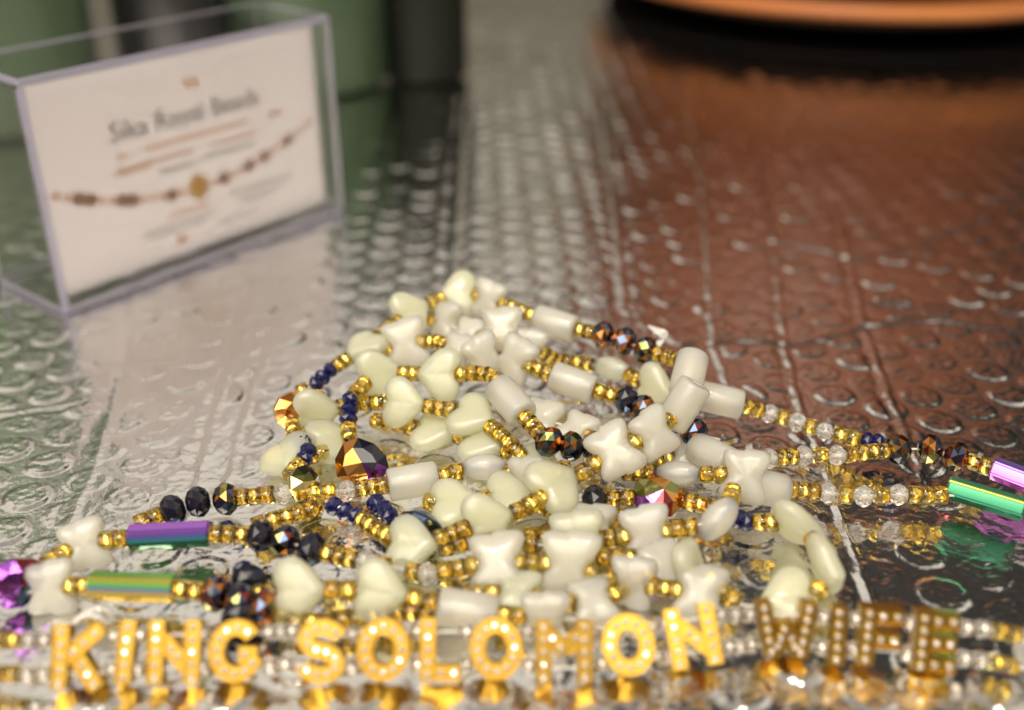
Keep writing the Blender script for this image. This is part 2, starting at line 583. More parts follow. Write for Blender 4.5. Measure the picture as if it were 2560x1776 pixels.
# ------------------------------------------------------------------ the foil they lie on
def foil():
    def axis_x():
        a = list(np.arange(-150, 150.01, 0.46))
        st, x = 0.46, 150.0
        right = []
        while x < 520:
            st = min(st * 1.02, 6)
            x += st
            right.append(x)
        return np.array([-q for q in reversed(right)] + a + right)

    ys, y, st = [], 60.0, 0.46
    while y < 1250:
        ys.append(y)
        if y > 300:
            st = min(st * 1.006, 7)
        y += st
    X, Y = np.meshgrid(axis_x(), np.array(ys))
    # slow waviness of the sheet
    Z = 0.22 * np.sin(X * 0.045 + 0.6 * np.sin(Y * 0.03)) + 0.12 * np.sin(Y * 0.06 + X * 0.02 + 1.0)
    Z += 0.035 * np.sin(X * 0.33 + 1.3 * np.sin(Y * 0.21)) * np.sin(Y * 0.29 + 0.8 * np.sin(X * 0.17))
    # bubbles: columns along y, every other one shifted by half a step
    pitch, rad = 11.4, 4.75
    cs = pitch * 0.872
    Xs = X + 0.03 * Y + 0.8 * np.sin(Y * 0.016)
    c0 = np.round(Xs / cs)
    H = np.zeros_like(Z)
    for dc in (0, -1, 1):
        c = c0 + dc
        off = np.where(np.mod(c, 2) > 0.5, pitch / 2, 0.0)
        r = np.round((Y - off) / pitch)
        k = np.sin(c * 12.9898 + r * 78.233) * 43758.5453
        k = k - np.floor(k)
        k2 = np.sin(c * 39.346 + r * 11.135) * 24634.6345
        k2 = k2 - np.floor(k2)
        u = Xs - c * cs - (k - 0.5) * 0.5
        v = Y - (r * pitch + off) - (k2 - 0.5) * 0.5
        d = np.sqrt(u * u + v * v)
        s = np.clip((rad - d) / 0.95, 0, 1)
        s = s * s * (3 - 2 * s)
        hgt = 0.08 + 0.42 * k ** 1.2
        dome = s * hgt * (1.0 + 0.22 * (1 - (d / rad) ** 2))
        # slack film: shallow dents and sharp little folds, each bubble its own way
        ph = k2 * 6.283
        a1 = u * np.cos(ph) + v * np.sin(ph)
        a2 = -u * np.sin(ph) + v * np.cos(ph)
        wr = -0.20 * k2 * np.exp(-((a1 - 1.2) ** 2 + (a2 * 0.7) ** 2) / 3.2)
        wr += 0.085 * (np.abs(np.sin(1.25 * a1 + 0.9 * np.sin(0.9 * a2 + 5 * k))) - 0.6)
        wr += 0.028 * np.sin(3.1 * a2 + 7 * k + 0.8 * np.sin(1.9 * a1))
        th = np.arctan2(v, u)
        wr += 0.09 * k * np.cos(np.round(3 + 3 * k2) * th + 9 * k) * np.clip(d / rad, 0, 1) ** 1.5
        dome = dome + s * wr
        H = H + np.where(d < rad, dome, 0)
    flat = np.ones_like(Z)
    crease = np.zeros_like(Z)
    lines = [
        ([(345, 700), (300, 960), (250, 1120), (180, 1290), (110, 1450)], 0.9, 2.0),
        ([(700, 640), (560, 960), (522, 1100), (498, 1200), (470, 1300)], 0.8, 1.5),
        ([(760, 700), (640, 950), (600, 1080), (570, 1200)], 0.6, 1.3),
        ([(1835, 60), (1870, 250), (1935, 590), (1965, 870), (2000, 1020), (2060, 1150), (2110, 1300), (2160, 1440), (2210, 1560)], 1.2, 1.3),
        ([(1700, 150), (1760, 480), (1775, 720), (1785, 860), (1820, 960)], 1.0, 1.2),
        ([(2090, 500), (2165, 820), (2230, 1000), (2275, 1100), (2330, 1240)], 1.1, 1.4),
        ([(1500, 250), (1540, 560), (1560, 760)], 0.6, 1.6),
        ([(1180, 100), (1150, 400), (1130, 700)], 0.8, 2.0),
        ([(1930, 600), (2060, 620), (2150, 645), (2300, 610), (2560, 500)], 1.2, 1.3),
        ([(1780, 850), (1900, 845), (2000, 855), (2100, 830), (2170, 805), (2350, 795), (2600, 832)], 1.0, 1.2),
        ([(2155, 750), (2300, 765), (2420, 770)], 0.7, 1.1),
        ([(0, 1030), (100, 1018), (195, 1002)], 0.8, 1.2),
        ([(1830, 960), (1900, 1000), (1950, 1010)], 0.8, 1.0),
    ]
    for pl, hh, wd in lines:
        pts = [at(x, y, 0) for x, y in pl]
        dist = np.full_like(Z, 1e9)
        sid = np.zeros_like(Z)
        for a, b in zip(pts, pts[1:]):
            dx, dy = b.x - a.x, b.y - a.y
            L2 = dx * dx + dy * dy
            t = np.clip(((X - a.x) * dx + (Y - a.y) * dy) / L2, 0, 1)
            ex, ey = X - (a.x + t * dx), Y - (a.y + t * dy)
            d = np.sqrt(ex * ex + ey * ey)
            sgn = np.sign(ex * dy - ey * dx)
            m = d < dist
            dist = np.where(m, d, dist)
            sid = np.where(m, sgn * d, sid)
        sid = sid + 0.22 * np.sin(Y * 0.33 + X * 0.4) + 0.14 * np.sin(Y * 0.9 + X * 0.7)
        amp = hh * (0.82 + 0.24 * np.sin(Y * 0.27 + X * 0.3))
        crease += amp * np.exp(-(sid / (0.55 * wd)) ** 2) - 0.55 * amp * np.exp(-((sid - 1.5 * wd) / (0.7 * wd)) ** 2)
        flat *= 1 - 0.85 * np.exp(-(dist / (1.7 * wd)) ** 4)
    Z = Z + H * flat + 0.34 * crease - 0.6
    ny, nx = X.shape
    co = np.stack([X, Y, Z], -1).reshape(-1, 3).astype(np.float32) * U
    idx = np.arange(nx * ny).reshape(ny, nx)
    q = np.stack([idx[:-1, :-1], idx[:-1, 1:], idx[1:, 1:], idx[1:, :-1]], -1).reshape(-1, 4)
    me = bpy.data.meshes.new('foil_surface')
    me.vertices.add(len(co))
    me.vertices.foreach_set('co', co.ravel())
    me.loops.add(q.size)
    me.loops.foreach_set('vertex_index', q.ravel().astype(np.int32))
    me.polygons.add(len(q))
    me.polygons.foreach_set('loop_start', np.arange(0, q.size, 4, dtype=np.int32))
    me.polygons.foreach_set('loop_total', np.full(len(q), 4, dtype=np.int32))
    me.polygons.foreach_set('use_smooth', np.ones(len(q), dtype=bool))
    me.update()
    me.validate()
    m = principled('aluminium_film', Base_Color=rgba(0.80, 0.79, 0.77), Metallic=1.0, Roughness=0.13)
    noise_bump(m, 520.0, 0.32, 0.0006, 4.0)
    me.materials.append(m)
    o = link('foil_surface', me)
    o['kind'] = 'structure'
    o['label'] = 'silver bubble insulation foil the beads lie on'
    return o


foil()

# ------------------------------------------------------------------ things behind
def box_mesh(name, lo, hi, mats, bev=0.0):
    bm = bmesh.new()
    bmesh.ops.create_cube(bm, size=1.0)
    for v in bm.verts:
        for k in range(3):
            v.co[k] = (lo[k] + (v.co[k] + 0.5) * (hi[k] - lo[k])) * U
    if bev:
        bmesh.ops.bevel(bm, geom=list(bm.edges), offset=bev * U, segments=2, affect='EDGES')
    me = bpy.data.meshes.new(name)
    bm.to_mesh(me)
    bm.free()
    for m in mats:
        me.materials.append(m)
    return me


# the clear box with the card
FL, FR = at(165, 792, 0), at(862, 528, 0)
e1 = (FR - FL).normalized()
BW = (FR - FL).length
e2 = Vector((-e1.y, e1.x, 0))
BH, BD = 61.0, 34.0
box_root = thing('acrylic_box', FL, 'clear acrylic display box holding a printed card behind the beads', 'box')
box_root.matrix_basis = Matrix.Translation((FL + Vector((0, 0, 0.2))) * U) @ Matrix((e1, e2, Vector((0, 0, 1)))).transposed().to_4x4()
acr = principled('clear_acrylic', Base_Color=rgba(0.97, 0.96, 0.99), Roughness=0.05, Transmission_Weight=1.0, IOR=1.3)
edge = principled('lavender_acrylic_edge', Base_Color=rgba(0.82, 0.80, 0.95), Roughness=0.4, Transmission_Weight=0.82, IOR=1.3)
hazy = principled('hazed_acrylic', Base_Color=rgba(0.98, 0.97, 1.0), Roughness=0.3, Transmission_Weight=1.0, IOR=1.25)
for nm, lo, hi in (('front_panel', (1.7, 0, 1.7), (BW - 1.7, 1.2, BH - 1.7)), ('rear_panel', (1.7, BD - 1.2, 1.7), (BW - 1.7, BD, BH - 1.7)),
                   ('side_panel', (0, 1.7, 1.7), (1.2, BD - 1.7, BH - 1.7)), ('side_panel', (BW - 1.2, 1.7, 1.7), (BW, BD - 1.7, BH - 1.7)),
                   ('lid_panel', (1.7, 1.7, BH - 1.2), (BW - 1.7, BD - 1.7, BH)), ('base_panel', (1.7, 1.7, 0), (BW - 1.7, BD - 1.7, 1.2))):
    link(nm, box_mesh(nm, lo, hi, [hazy if nm == 'front_panel' else acr]), box_root)
for x0, y0 in ((0, 0), (BW - 1.7, 0), (0, BD - 1.7), (BW - 1.7, BD - 1.7)):
    link('corner_edge', box_mesh('corner_edge', (x0, y0, 1.7), (x0 + 1.7, y0 + 1.7, BH - 1.7), [edge], 0.5), box_root)
for z0 in (0, BH - 1.7):
    for y0 in (0, BD - 1.7):
        link('long_edge', box_mesh('long_edge', (0, y0, z0), (BW, y0 + 1.7, z0 + 1.7), [edge], 0.5), box_root)
    for x0 in (0, BW - 1.7):
        link('short_edge', box_mesh('short_edge', (x0, 1.7, z0), (x0 + 1.7, BD - 1.7, z0 + 1.7), [edge], 0.5), box_root)

card_mat = principled('card_paper', Base_Color=rgba(0.80, 0.74, 0.68), Roughness=0.6)
noise_color(card_mat, (0.94, 0.885, 0.86), (0.97, 0.925, 0.90), 40.0)
card = thing('printed_card', FL, 'pale pink printed card with dark title and orange bracelet picture inside the box', 'card')
CM = Matrix.Translation((FL + e2 * 6.0 + Vector((0, 0, 0.2))) * U) @ Matrix((e1, Vector((0, 0, 1)), -e2)).transposed().to_4x4()
card.matrix_basis = CM      # local x along the card, y up, z towards the viewer
CW, CH = BW - 6, 55.0
link('paper', box_mesh('paper', (3, 2.5, -0.5), (3 + CW, 2.5 + CH, 0), [card_mat]), card)
ink = principled('dark_ink', Base_Color=rgba(0.10, 0.09, 0.08), Roughness=0.6)
orange_ink = principled('orange_ink', Base_Color=rgba(0.74, 0.50, 0.36), Roughness=0.6)
grey_ink = principled('grey_ink', Base_Color=rgba(0.46, 0.45, 0.43), Roughness=0.6)
brown_ink = principled('brown_ink', Base_Color=rgba(0.26, 0.13, 0.07), Roughness=0.6)
rose_ink = principled('rose_ink', Base_Color=rgba(0.66, 0.42, 0.32), Roughness=0.6)
gold_ink = principled('gold_ink', Base_Color=rgba(0.50, 0.28, 0.05), Roughness=0.5)


def text_mesh(body, size, mat, bold=0.0):
    c = bpy.data.curves.new('lettering', 'FONT')
    c.body = body
    c.size = size
    c.align_x = 'CENTER'
    c.offset = bold
    c.extrude = 0.02
    o = bpy.data.objects.new('lettering', c)
    col.objects.link(o)
    dg = bpy.context.evaluated_depsgraph_get()
    me = bpy.data.meshes.new_from_object(o.evaluated_get(dg))
    bpy.data.objects.remove(o)
    me.transform(Matrix.Scale(U, 4))
    me.materials.clear()
    me.materials.append(mat)
    return me


mx = 3 + CW / 2
t = link('title_lettering', text_mesh('Sika Royal Beads', 7.4, ink, 0.02), card)
t.location = (mx * U, 39.0 * U, 0.05 * U)
# a printed word is a short flat bar at this size
for x, y, wd, hh, mt in ((mx + 2, 49.5, 5, 2.6, orange_ink), (mx + 2, 35.0, 34, 1.4, orange_ink), (mx - 22, 34.8, 3.5, 1.4, orange_ink),
                         (mx + 30, 35.0, 5, 1.6, rose_ink), (mx - 12, 31.2, 24, 1.1, rose_ink), (mx + 14, 31.2, 16, 1.1, rose_ink),
                         (mx - 20, 30.4, 12, 1.3, orange_ink), (mx - 6, 27.6, 12, 1.2, grey_ink), (mx + 12, 28.2, 18, 1.2, grey_ink),
                         (mx + 22, 15.4, 24, 0.8, grey_ink), (mx + 22, 13.4, 20, 0.8, grey_ink), (mx + 20, 11.4, 12, 0.8, grey_ink),
                         (mx - 4, 14.5, 14, 1.3, orange_ink), (mx - 8, 11.8, 24, 0.8, grey_ink), (mx - 9, 10.0, 20, 0.8, grey_ink),
                         (mx - 8, 6.8, 3.6, 2.6, rose_ink), (mx + 12, 8.0, 14, 0.8, grey_ink)):
    link('print_line', box_mesh('print_line', (x - wd / 2, y - hh / 2, 0.02), (x + wd / 2, y + hh / 2, 0.06), [mt]), card)
disc = {}
for nm, mt in (('rose', rose_ink), ('brown', brown_ink), ('gold', gold_ink)):
    disc[nm] = lathe('printed_bead', [(0.03, 1.0), (0.1, 1.0), (0.12, 0.9)], 16, [mt], axis='Z')
for k in range(-14, 15):
    if k == 0:
        continue
    x = mx + k * 3.05
    y = 20.0 + 0.0052 * (x - mx) ** 2
    kind = 'brown' if k in (-3, 3, -7, -8, 6, 8, -11, 11, -12) else 'rose'
    o = link('printed_bead', disc[kind], card)
    o.location = (x * U, y * U, 0)
    s = 1.9 if kind == 'brown' else 1.25
    o.scale = (s, s, 1)
o = link('printed_bead', disc['gold'], card)
o.location = (mx * U, 20.3 * U, 0.02 * U)
o.scale = (3.3, 3.6, 1)


def vessel(name, x, y, prof, mat, label, cat, extra=None, seg=48):
    root = thing(name, (x, y, 0), label, cat)
    link('body', lathe('body', prof, seg, [mat], axis='Z'), root)
    for nm, pf, mt in extra or ():
        link(nm, lathe(nm, pf, seg, [mt], axis='Z'), root)
    return root


terra = principled('orange_glaze', Base_Color=rgba(0.50, 0.17, 0.05), Roughness=0.35)
noise_color(terra, (0.46, 0.15, 0.04), (0.55, 0.20, 0.06), 12.0)
brownpot = principled('brown_clay', Base_Color=rgba(0.20, 0.065, 0.03), Roughness=0.45)
noise_color(brownpot, (0.145, 0.046, 0.022), (0.20, 0.068, 0.033), 14.0)
pot = thing('brown_pot', (196, 676, 2.2), 'broad brown clay pot on an orange saucer far behind the beads', 'pot')
link('shaded_saucer_foot', lathe('shaded_saucer_foot', [(0.3, 8), (0.3, 80), (3, 84), (11, 124), (17.5, 142), (17.5, 8)], 64,
                          [principled('shade_dark_clay', Base_Color=rgba(0.022, 0.012, 0.009), Roughness=0.85, Specular_IOR_Level=0.2)], axis='Z'), pot)  # shade under the saucer put into its near-black colour
link('saucer_rim', lathe('saucer_rim', [(17.8, 90), (17.8, 142), (21, 149), (24.5, 150), (25.5, 147), (21.5, 134), (19, 90)], 64, [terra], None, True, axis='Z'), pot)
link('body', lathe('body', [(19.5, 8), (19.5, 52), (26, 62), (62, 108), (105, 144), (135, 156), (180, 152), (215, 143), (235, 140), (235, 133), (215, 130), (205, 8)],
                   64, [brownpot], axis='Z'), pot)
shade_mat = tag(link('added_shade_mat', lathe('added_shade_mat', [(0.2, 8), (0.2, 138), (0.6, 139), (1.5, 139), (1.9, 138), (1.9, 8)], 72,
                                       [principled('shade_black', Base_Color=rgba(0.006, 0.005, 0.005), Roughness=0.9, Specular_IOR_Level=0.05)], axis='Z')),
               'round black mat added for the shade under the brown pot', 'mat')
shade_mat.location = (196 * U, 676 * U, 0.2 * U)  # black mat added to give the dark band of shade below the saucer
gj = principled('green_jar_glaze', Base_Color=rgba(0.05, 0.085, 0.05), Roughness=0.3)
noise_color(gj, (0.045, 0.075, 0.04), (0.06, 0.10, 0.055), 20.0)
dk = principled('dark_lid', Base_Color=rgba(0.012, 0.012, 0.012), Roughness=0.4)
vessel('green_jar', -92, 502, [(0.5, 5), (0.5, 32), (3, 36), (78, 36), (86, 33), (90, 30), (90, 4)], gj,
       'dark green jar standing beside the clear box', 'jar',
       [('lid', [(90.3, 4), (90.3, 31), (92, 32.5), (106, 32.5), (108, 30), (108, 4)], dk)])
tl = principled('teal_bottle_glass', Base_Color=rgba(0.085, 0.13, 0.075), Roughness=0.2)
bb = principled('jar_shade_glass', Base_Color=rgba(0.008, 0.010, 0.007), Roughness=0.6, Specular_IOR_Level=0.2)  # near-black bottle colour stands in for the jar's shaded right side
vessel('added_shade_bottle', -40, 512, [(0.5, 3), (0.5, 17), (2, 19), (88, 19), (98, 10), (112, 8), (112, 2)], bb,
       'slim black bottle added as the shaded side of the dark green jar', 'bottle', [('cap', [(112.3, 2), (112.3, 8.5), (126, 8.5), (127, 7), (127, 2)], dk)])
vessel('green_bottle', -222, 448, [(0.5, 5), (0.5, 48), (4, 52), (150, 52), (172, 44), (190, 22), (215, 18), (215, 4)], tl,
       'olive green bottle behind the clear box', 'bottle',
       [('cap', [(215.3, 3), (215.3, 20), (240, 20), (242, 17), (242, 3)], dk)])
vessel('black_canister', -146, 486, [(0.5, 5), (0.5, 23), (3, 25), (120, 25), (123, 23), (123, 4)], dk,
       'black canister behind the clear box next to the olive green bottle', 'canister',
       [('lid', [(123.3, 4), (123.3, 26), (132, 26), (134, 24), (134, 4)], dk)])
cab = thing('added_black_cabinet', (420, 900, 0), 'black cabinet added behind the brown pot for dark foil reflections', 'cabinet')
cb = principled('black_lacquer', Base_Color=rgba(0.010, 0.010, 0.012), Roughness=0.35)  # cabinet is added, its height set to darken what the foil mirrors
for nm, lo, hi in (('carcass', (-330, 0, 0), (420, 200, 1250)), ('door', (-325, -12, 30), (42, -1, 1230)), ('door', (46, -12, 30), (415, -1, 1230)),
                   ('handle', (20, -24, 420), (28, -12.5, 520)), ('handle', (60, -24, 420), (68, -12.5, 520))):
    link(nm, box_mesh(nm, lo, hi, [cb], 1.5), cab)

# ------------------------------------------------------------------ the strands of beads
strand('long outer loop strand starting with three black cut beads on the bare foil', [
    ('p', 300, 1330, 2), ('p', 340, 1312, 2), 'g', ('B', 432, 1276, 3), ('B', 495, 1255, 3.5), ('A', 565, 1248, 3.5), 'g', ('K', 707, 1235, 4),
    'g', ('p', 800, 1228, 4), 'g', ('K', 868, 1226, 4), 'g', ('C', 1032, 1203, 4.5), 'g', ('O', 1210, 1169, 5), 'g', ('W', 1318, 1196, 5, 25),
    'g', ('p', 1440, 1190, 9), 'g', ('W', 1533, 1129, 13, -10, {'s': 1.12}), 'g', ('W', 1633, 1085, 15, 15), 'g',
    ('C', 1708, 1012, 16.5, 0, {'ax': (0.45, 0.2, 0.75)}), ('C', 1722, 938, 17.5, 0, {'ax': (0.25, 0.75, 0.45)}), '-',
    ('p', 1700, 905, 14), 'g', ('A', 1614, 876, 13.5), ('A', 1561, 854, 14), ('A', 1507, 838, 14), 'g', ('C', 1388, 810, 15),
    'g', ('W', 1225, 750, 17, -10), 'g', ('H', 1146, 735, 17, 20), 'g', ('H', 1031, 779, 16, 0, {'flip': True}), 'g', ('H', 910, 869, 13, 62),
    'g', ('N', 826, 925, 10), ('N', 806, 944, 9.5), ('N', 790, 960, 9), 'g', ('p', 740, 985, 7)])
strand('inner strand of pale green hearts hanging from three navy beads above a purple cut drop', [
    ('Fdark', 905, 1160, 5.5, 0, {'ax': (1, -0.15, -0.1), 's': 1.05}), '-', ('p', 876, 1108, 5.5), 'g', ('N', 871, 1048, 8), ('N', 874, 1023, 9.5), ('N', 875, 1000, 11),
    'g', ('H', 950, 935, 12, 10), 'g', ('H', 1095, 938, 12.5, 5, {'flip': True}), 'g', ('p', 1222, 938, 14), 'g',
    ('C', 1276, 1003, 12.5), 'g', ('A', 1373, 1105, 9), ('A', 1429, 1116, 8.5), ('A', 1485, 1116, 8), '-', ('p', 1540, 1120, 6)])
strand('middle strand of white butterflies leading to a white tube and dark cut beads', [
    ('p', 900, 895, 12), 'g', ('W', 1012, 860, 14, 0, {'s': 1.2}), 'g', ('p', 1090, 855, 15), 'g', ('W', 1140, 880, 15, -20), ('W', 1205, 892, 15, 20),
    ('W', 1252, 824, 17.5, -15, {'s': 1.1}), '-', ('W', 1288, 895, 15, 25, {'s': 1.05}), 'g', ('C', 1432, 957, 12), 'g', ('B', 1567, 1000, 10), ('A', 1606, 1022, 9.5), '-', ('p', 1680, 1050, 7),
    ('A', 1735, 1082, 9), '-', ('p', 1800, 1100, 7)])
strand('short strand of pale green hearts lying in the middle of the heap', [
    ('H', 795, 1030, 8, 35), 'g', ('p', 900, 1010, 8.5), 'g', ('H', 1012, 1008, 9.5, 0), 'g', ('H', 1185, 1042, 8, -35), 'g', ('p', 1285, 1120, 6), 'g', ('p', 1310, 1150, 4)])
strand('strand at the heap edge with amber cut drop and a clump of navy beads', [
    ('p', 800, 985, 7), 'g', ('Famber', 734, 1022, 6.5, 30, {'ax': (0.6, 0.5, 0.3)}), 'g', ('N', 738, 1098, 5.5), ('N', 757, 1110, 6), ('N', 768, 1128, 5.5), ('N', 760, 1148, 5), 'g',
    ('p', 728, 1190, 4), 'g', ('Folive', 762, 1212, 4.5, 40, {'ax': (0.2, 0.9, 0.3)}), 'g', ('p', 790, 1268, 3.5), 'g', ('p', 700, 1296, 3), 'g', ('p', 630, 1316, 2.5)])
strand('strand with small pale heart tips beside the navy beads', [
    ('p', 790, 1062, 5), 'g', ('H', 716, 1145, 4, 20), 'g', ('p', 815, 1130, 4), 'g', ('H', 830, 1100, 4, -40), '-', ('p', 880, 1120, 3)])
strand('front strand with long purple hexagon tube bead and white butterfly', [
    ('p', -90, 1500, 3), ('Fpurple', 44, 1454, 5, 22, {'ax': (0.8, 0.5, 0.3), 's': 0.95}), 'g', ('W', 208, 1364, 5, 0), 'g', ('Xpurple', 424, 1339, 5, 8), 'g', ('B', 652, 1340, 5),
    ('A', 713, 1354, 5), ('B', 779, 1374, 5), 'g', ('K', 914, 1406, 4), 'g', ('K', 1003, 1424, 4), 'g', ('K', 1068, 1434, 4), 'g', ('W', 1241, 1410, 5.5, -12, {'s': 1.25}), 'g',
    ('W', 1420, 1412, 5.5, 10, {'s': 1.25}), 'g', ('p', 1500, 1440, 5), 'g', ('W', 1575, 1455, 4, 15), 'g', ('W', 1745, 1488, 3, -10, {'s': 1.1})])
strand('front strand with green and gold hexagon tube bead and two upright hearts', [
    ('p', -60, 1520, 3), ('W', 125, 1470, 4, 12), 'g', ('Xgreen', 333, 1468, 4.5, 5), 'g', ('A', 540, 1484, 4.5), ('A', 600, 1504, 4.5), '-', ('p', 640, 1488, 4.5), 'g',
    ('H', 750, 1476, 6, 0), 'g', ('H', 955, 1481, 6, 4), 'g', ('C', 1169, 1528, 3.2), 'g', ('W', 1357, 1545, 2.5, 30), '-', ('p', 1450, 1550, 2)])
strand('short strand of dark cut beads just above the letter G', [
    ('N', 606, 1425, 4.5), ('B', 622, 1452, 4), ('B', 600, 1545, 3.2), ('A', 662, 1520, 3.6), 'g', ('p', 760, 1556, 2.5), 'g', ('p', 880, 1548, 2.5), 'g', ('p', 1010, 1530, 2.6), 'g', ('p', 1085, 1530, 2.6)])
strand('strand starting with three navy beads, then gold seeds and leaning hearts', [
    ('p', 800, 1250, 3), '-', ('N', 836, 1266, 4), ('N', 863, 1279, 4.2), ('N', 891, 1291, 4.4), 'g', ('H', 1031, 1362, 5, -20), 'g', ('H', 1222, 1300, 6.5, 10), 'g', ('p', 1310, 1272, 7.5), 'g',
    ('H', 1393, 1212, 8.5, -8, {'s': 1.08})])
strand('strand of three navy beads ending at a dark green cut drop', [
    ('p', 915, 1232, 3), '-', ('N', 940, 1258, 4), ('N', 958, 1274, 4.2), ('N', 974, 1290, 4), 'g', ('Fgreen', 1052, 1318, 3.6, 55), '-', ('p', 1130, 1330, 2.5)])
strand('upper of the clear crystal strands, running from a pale oval bead to navy beads', [
    ('p', 1380, 900, 8), 'g', ('P', 1530, 922, 8, 0), 'g', ('H', 1640, 972, 8, 20), '-', ('p', 1715, 985, 9), ('C', 1800, 1000, 9.5), 'g', ('K', 1924, 1034, 6), 'g', ('K', 1994, 1056, 5.2), 'g',
    ('K', 2062, 1079, 4.6), 'g', ('N', 2168, 1103, 4), ('N', 2194, 1106, 3.8)])
strand('strand with three dark cut beads and a violet tube running out of the picture', [
    ('C', 1782, 1140, 8, 0, {'ax': (0.55, -0.8, 0.12)}), '-', ('p', 1850, 1150, 4.5), 'g', ('K', 1923, 1147, 4), 'g', ('K', 2009, 1140, 4), 'g', ('K', 2092, 1139, 4), 'g', ('A', 2246, 1124, 4.2),
    ('A', 2325, 1125, 4.4), ('A', 2392, 1143, 4.4), 'g', ('Xviolet', 2575, 1205, 4.4, 0), '-', ('p', 2700, 1260, 4)])
strand('lower strand with clear crystals ending in a green hexagon tube', [
    ('p', 1560, 1180, 6), 'g', ('O', 1694, 1186, 7, 0, {'s': 1.0}), 'g', ('W', 1858, 1190, 9, 0, {'s': 1.1}), ('C', 1905, 1218, 5.5), 'g', ('K', 2069, 1233, 4), 'g',
    ('K', 2159, 1241, 4), 'g', ('K', 2246, 1237, 4), 'g', ('Xjade', 2464, 1246, 4.4, 0, {'ax': (0.86, -0.5, -0.03)}), '-', ('p', 2640, 1300, 3)])
strand('short strand with yellow and purple cut drop under the white beads', [
    ('B', 1486, 1252, 3.5), 'g', ('Fyellow', 1650, 1240, 4, -25, {'ax': (1, 0.05, 0), 's': 1.05}), 'g', ('p', 1765, 1266, 4), 'g', ('p', 1830, 1285, 3)])
strand('strand with a white butterfly and an oval bead tilted up in front', [
    ('p', 1310, 1345, 4), 'g', ('w', 1440, 1352, 4.5, 20, {'s': 1.2}), 'g', ('W', 1612, 1336, 6, 10, {'s': 1.15}), 'g', ('O', 1795, 1298, 7.5, 0, {'ax': (0.62, 0.35, 0.6)}), 'g', ('p', 1835, 1222, 8.5)])
strand('strand of pale green hearts seen edge on behind the letters W and I', [
    ('N', 1848, 1298, 4), ('N', 1868, 1306, 4), 'g', ('H', 1998, 1316, 5.5, 66, {'ax': (0.55, -0.5, -0.05)}), 'g', ('H', 2068, 1420, 5.5, 66, {'ax': (0.1, -0.8, 0.2)}), 'g', ('p', 2030, 1490, 3.5), 'g', ('H', 1966, 1500, 3, 20), '-',
    ('p', 1850, 1510, 2.5), 'g', ('H', 1722, 1402, 5, 72, {'ax': (0.05, 0.8, 0.3)})])

strand('strand of white butterflies crowded under the top of the heap', [
    ('p', 1060, 800, 12), 'g', ('W', 1116, 803, 13, 15), ('W', 1168, 838, 14, -25), 'g', ('W', 1318, 868, 13, 20), 'g', ('p', 1400, 905, 9)])
strand('low strand of pale hearts lying flat inside the heap', [
    ('p', 930, 1050, 4), 'g', ('H', 1090, 1080, 4, -40), 'g', ('H', 1215, 1110, 4, -42), 'g', ('p', 1290, 1140, 4), 'g', ('H', 1348, 1165, 3.5, -38), 'g', ('p', 1420, 1175, 3.5)])
strand('low strand of white butterflies between the white tubes', [
    ('W', 1352, 1048, 7, -25), ('W', 1440, 1075, 6, -30), 'g', ('W', 1580, 1165, 4.5, -25), 'g', ('p', 1650, 1150, 4.5), 'g', ('W', 1722, 1142, 5, -20), '-', ('p', 1790, 1175, 4)])
strand('doubled row of gold seeds in the front of the heap', [
    ('p', 1095, 1372, 3.5), 'g', ('p', 1200, 1352, 4), 'g', ('p', 1345, 1362, 5), '-', ('p', 1430, 1380, 4), '-', ('p', 1495, 1392, 5), 'g', ('p', 1590, 1398, 5)])

strand('low strand of pale beads across the front middle of the heap', [
    ('p', 1070, 1255, 3), 'g', ('H', 1140, 1258, 3.5, -38), 'g', ('H', 1275, 1240, 3.5, -34), 'g', ('p', 1350, 1262, 3.5), 'g', ('W', 1478, 1318, 3.8, -25), 'g', ('p', 1560, 1290, 3.5)])
strand('low strand of white butterflies just above the letters M and O', [
    ('p', 1180, 1480, 3), 'g', ('w', 1290, 1488, 3, -25), 'g', ('W', 1480, 1506, 3, -25), 'g', ('W', 1655, 1420, 4, -15), 'g', ('p', 1740, 1440, 3)])

# ------------------------------------------------------------------ the strand with the letters
HW, HH, SW = 2.75, 3.5, 1.2          # half widths of the letter's centre lines, half stroke width


def arc(cx, cy, rx, ry, a0, a1, n=18):
    return [(cx + rx * math.cos(math.radians(a0 + (a1 - a0) * i / n)), cy + ry * math.sin(math.radians(a0 + (a1 - a0) * i / n))) for i in range(n + 1)]


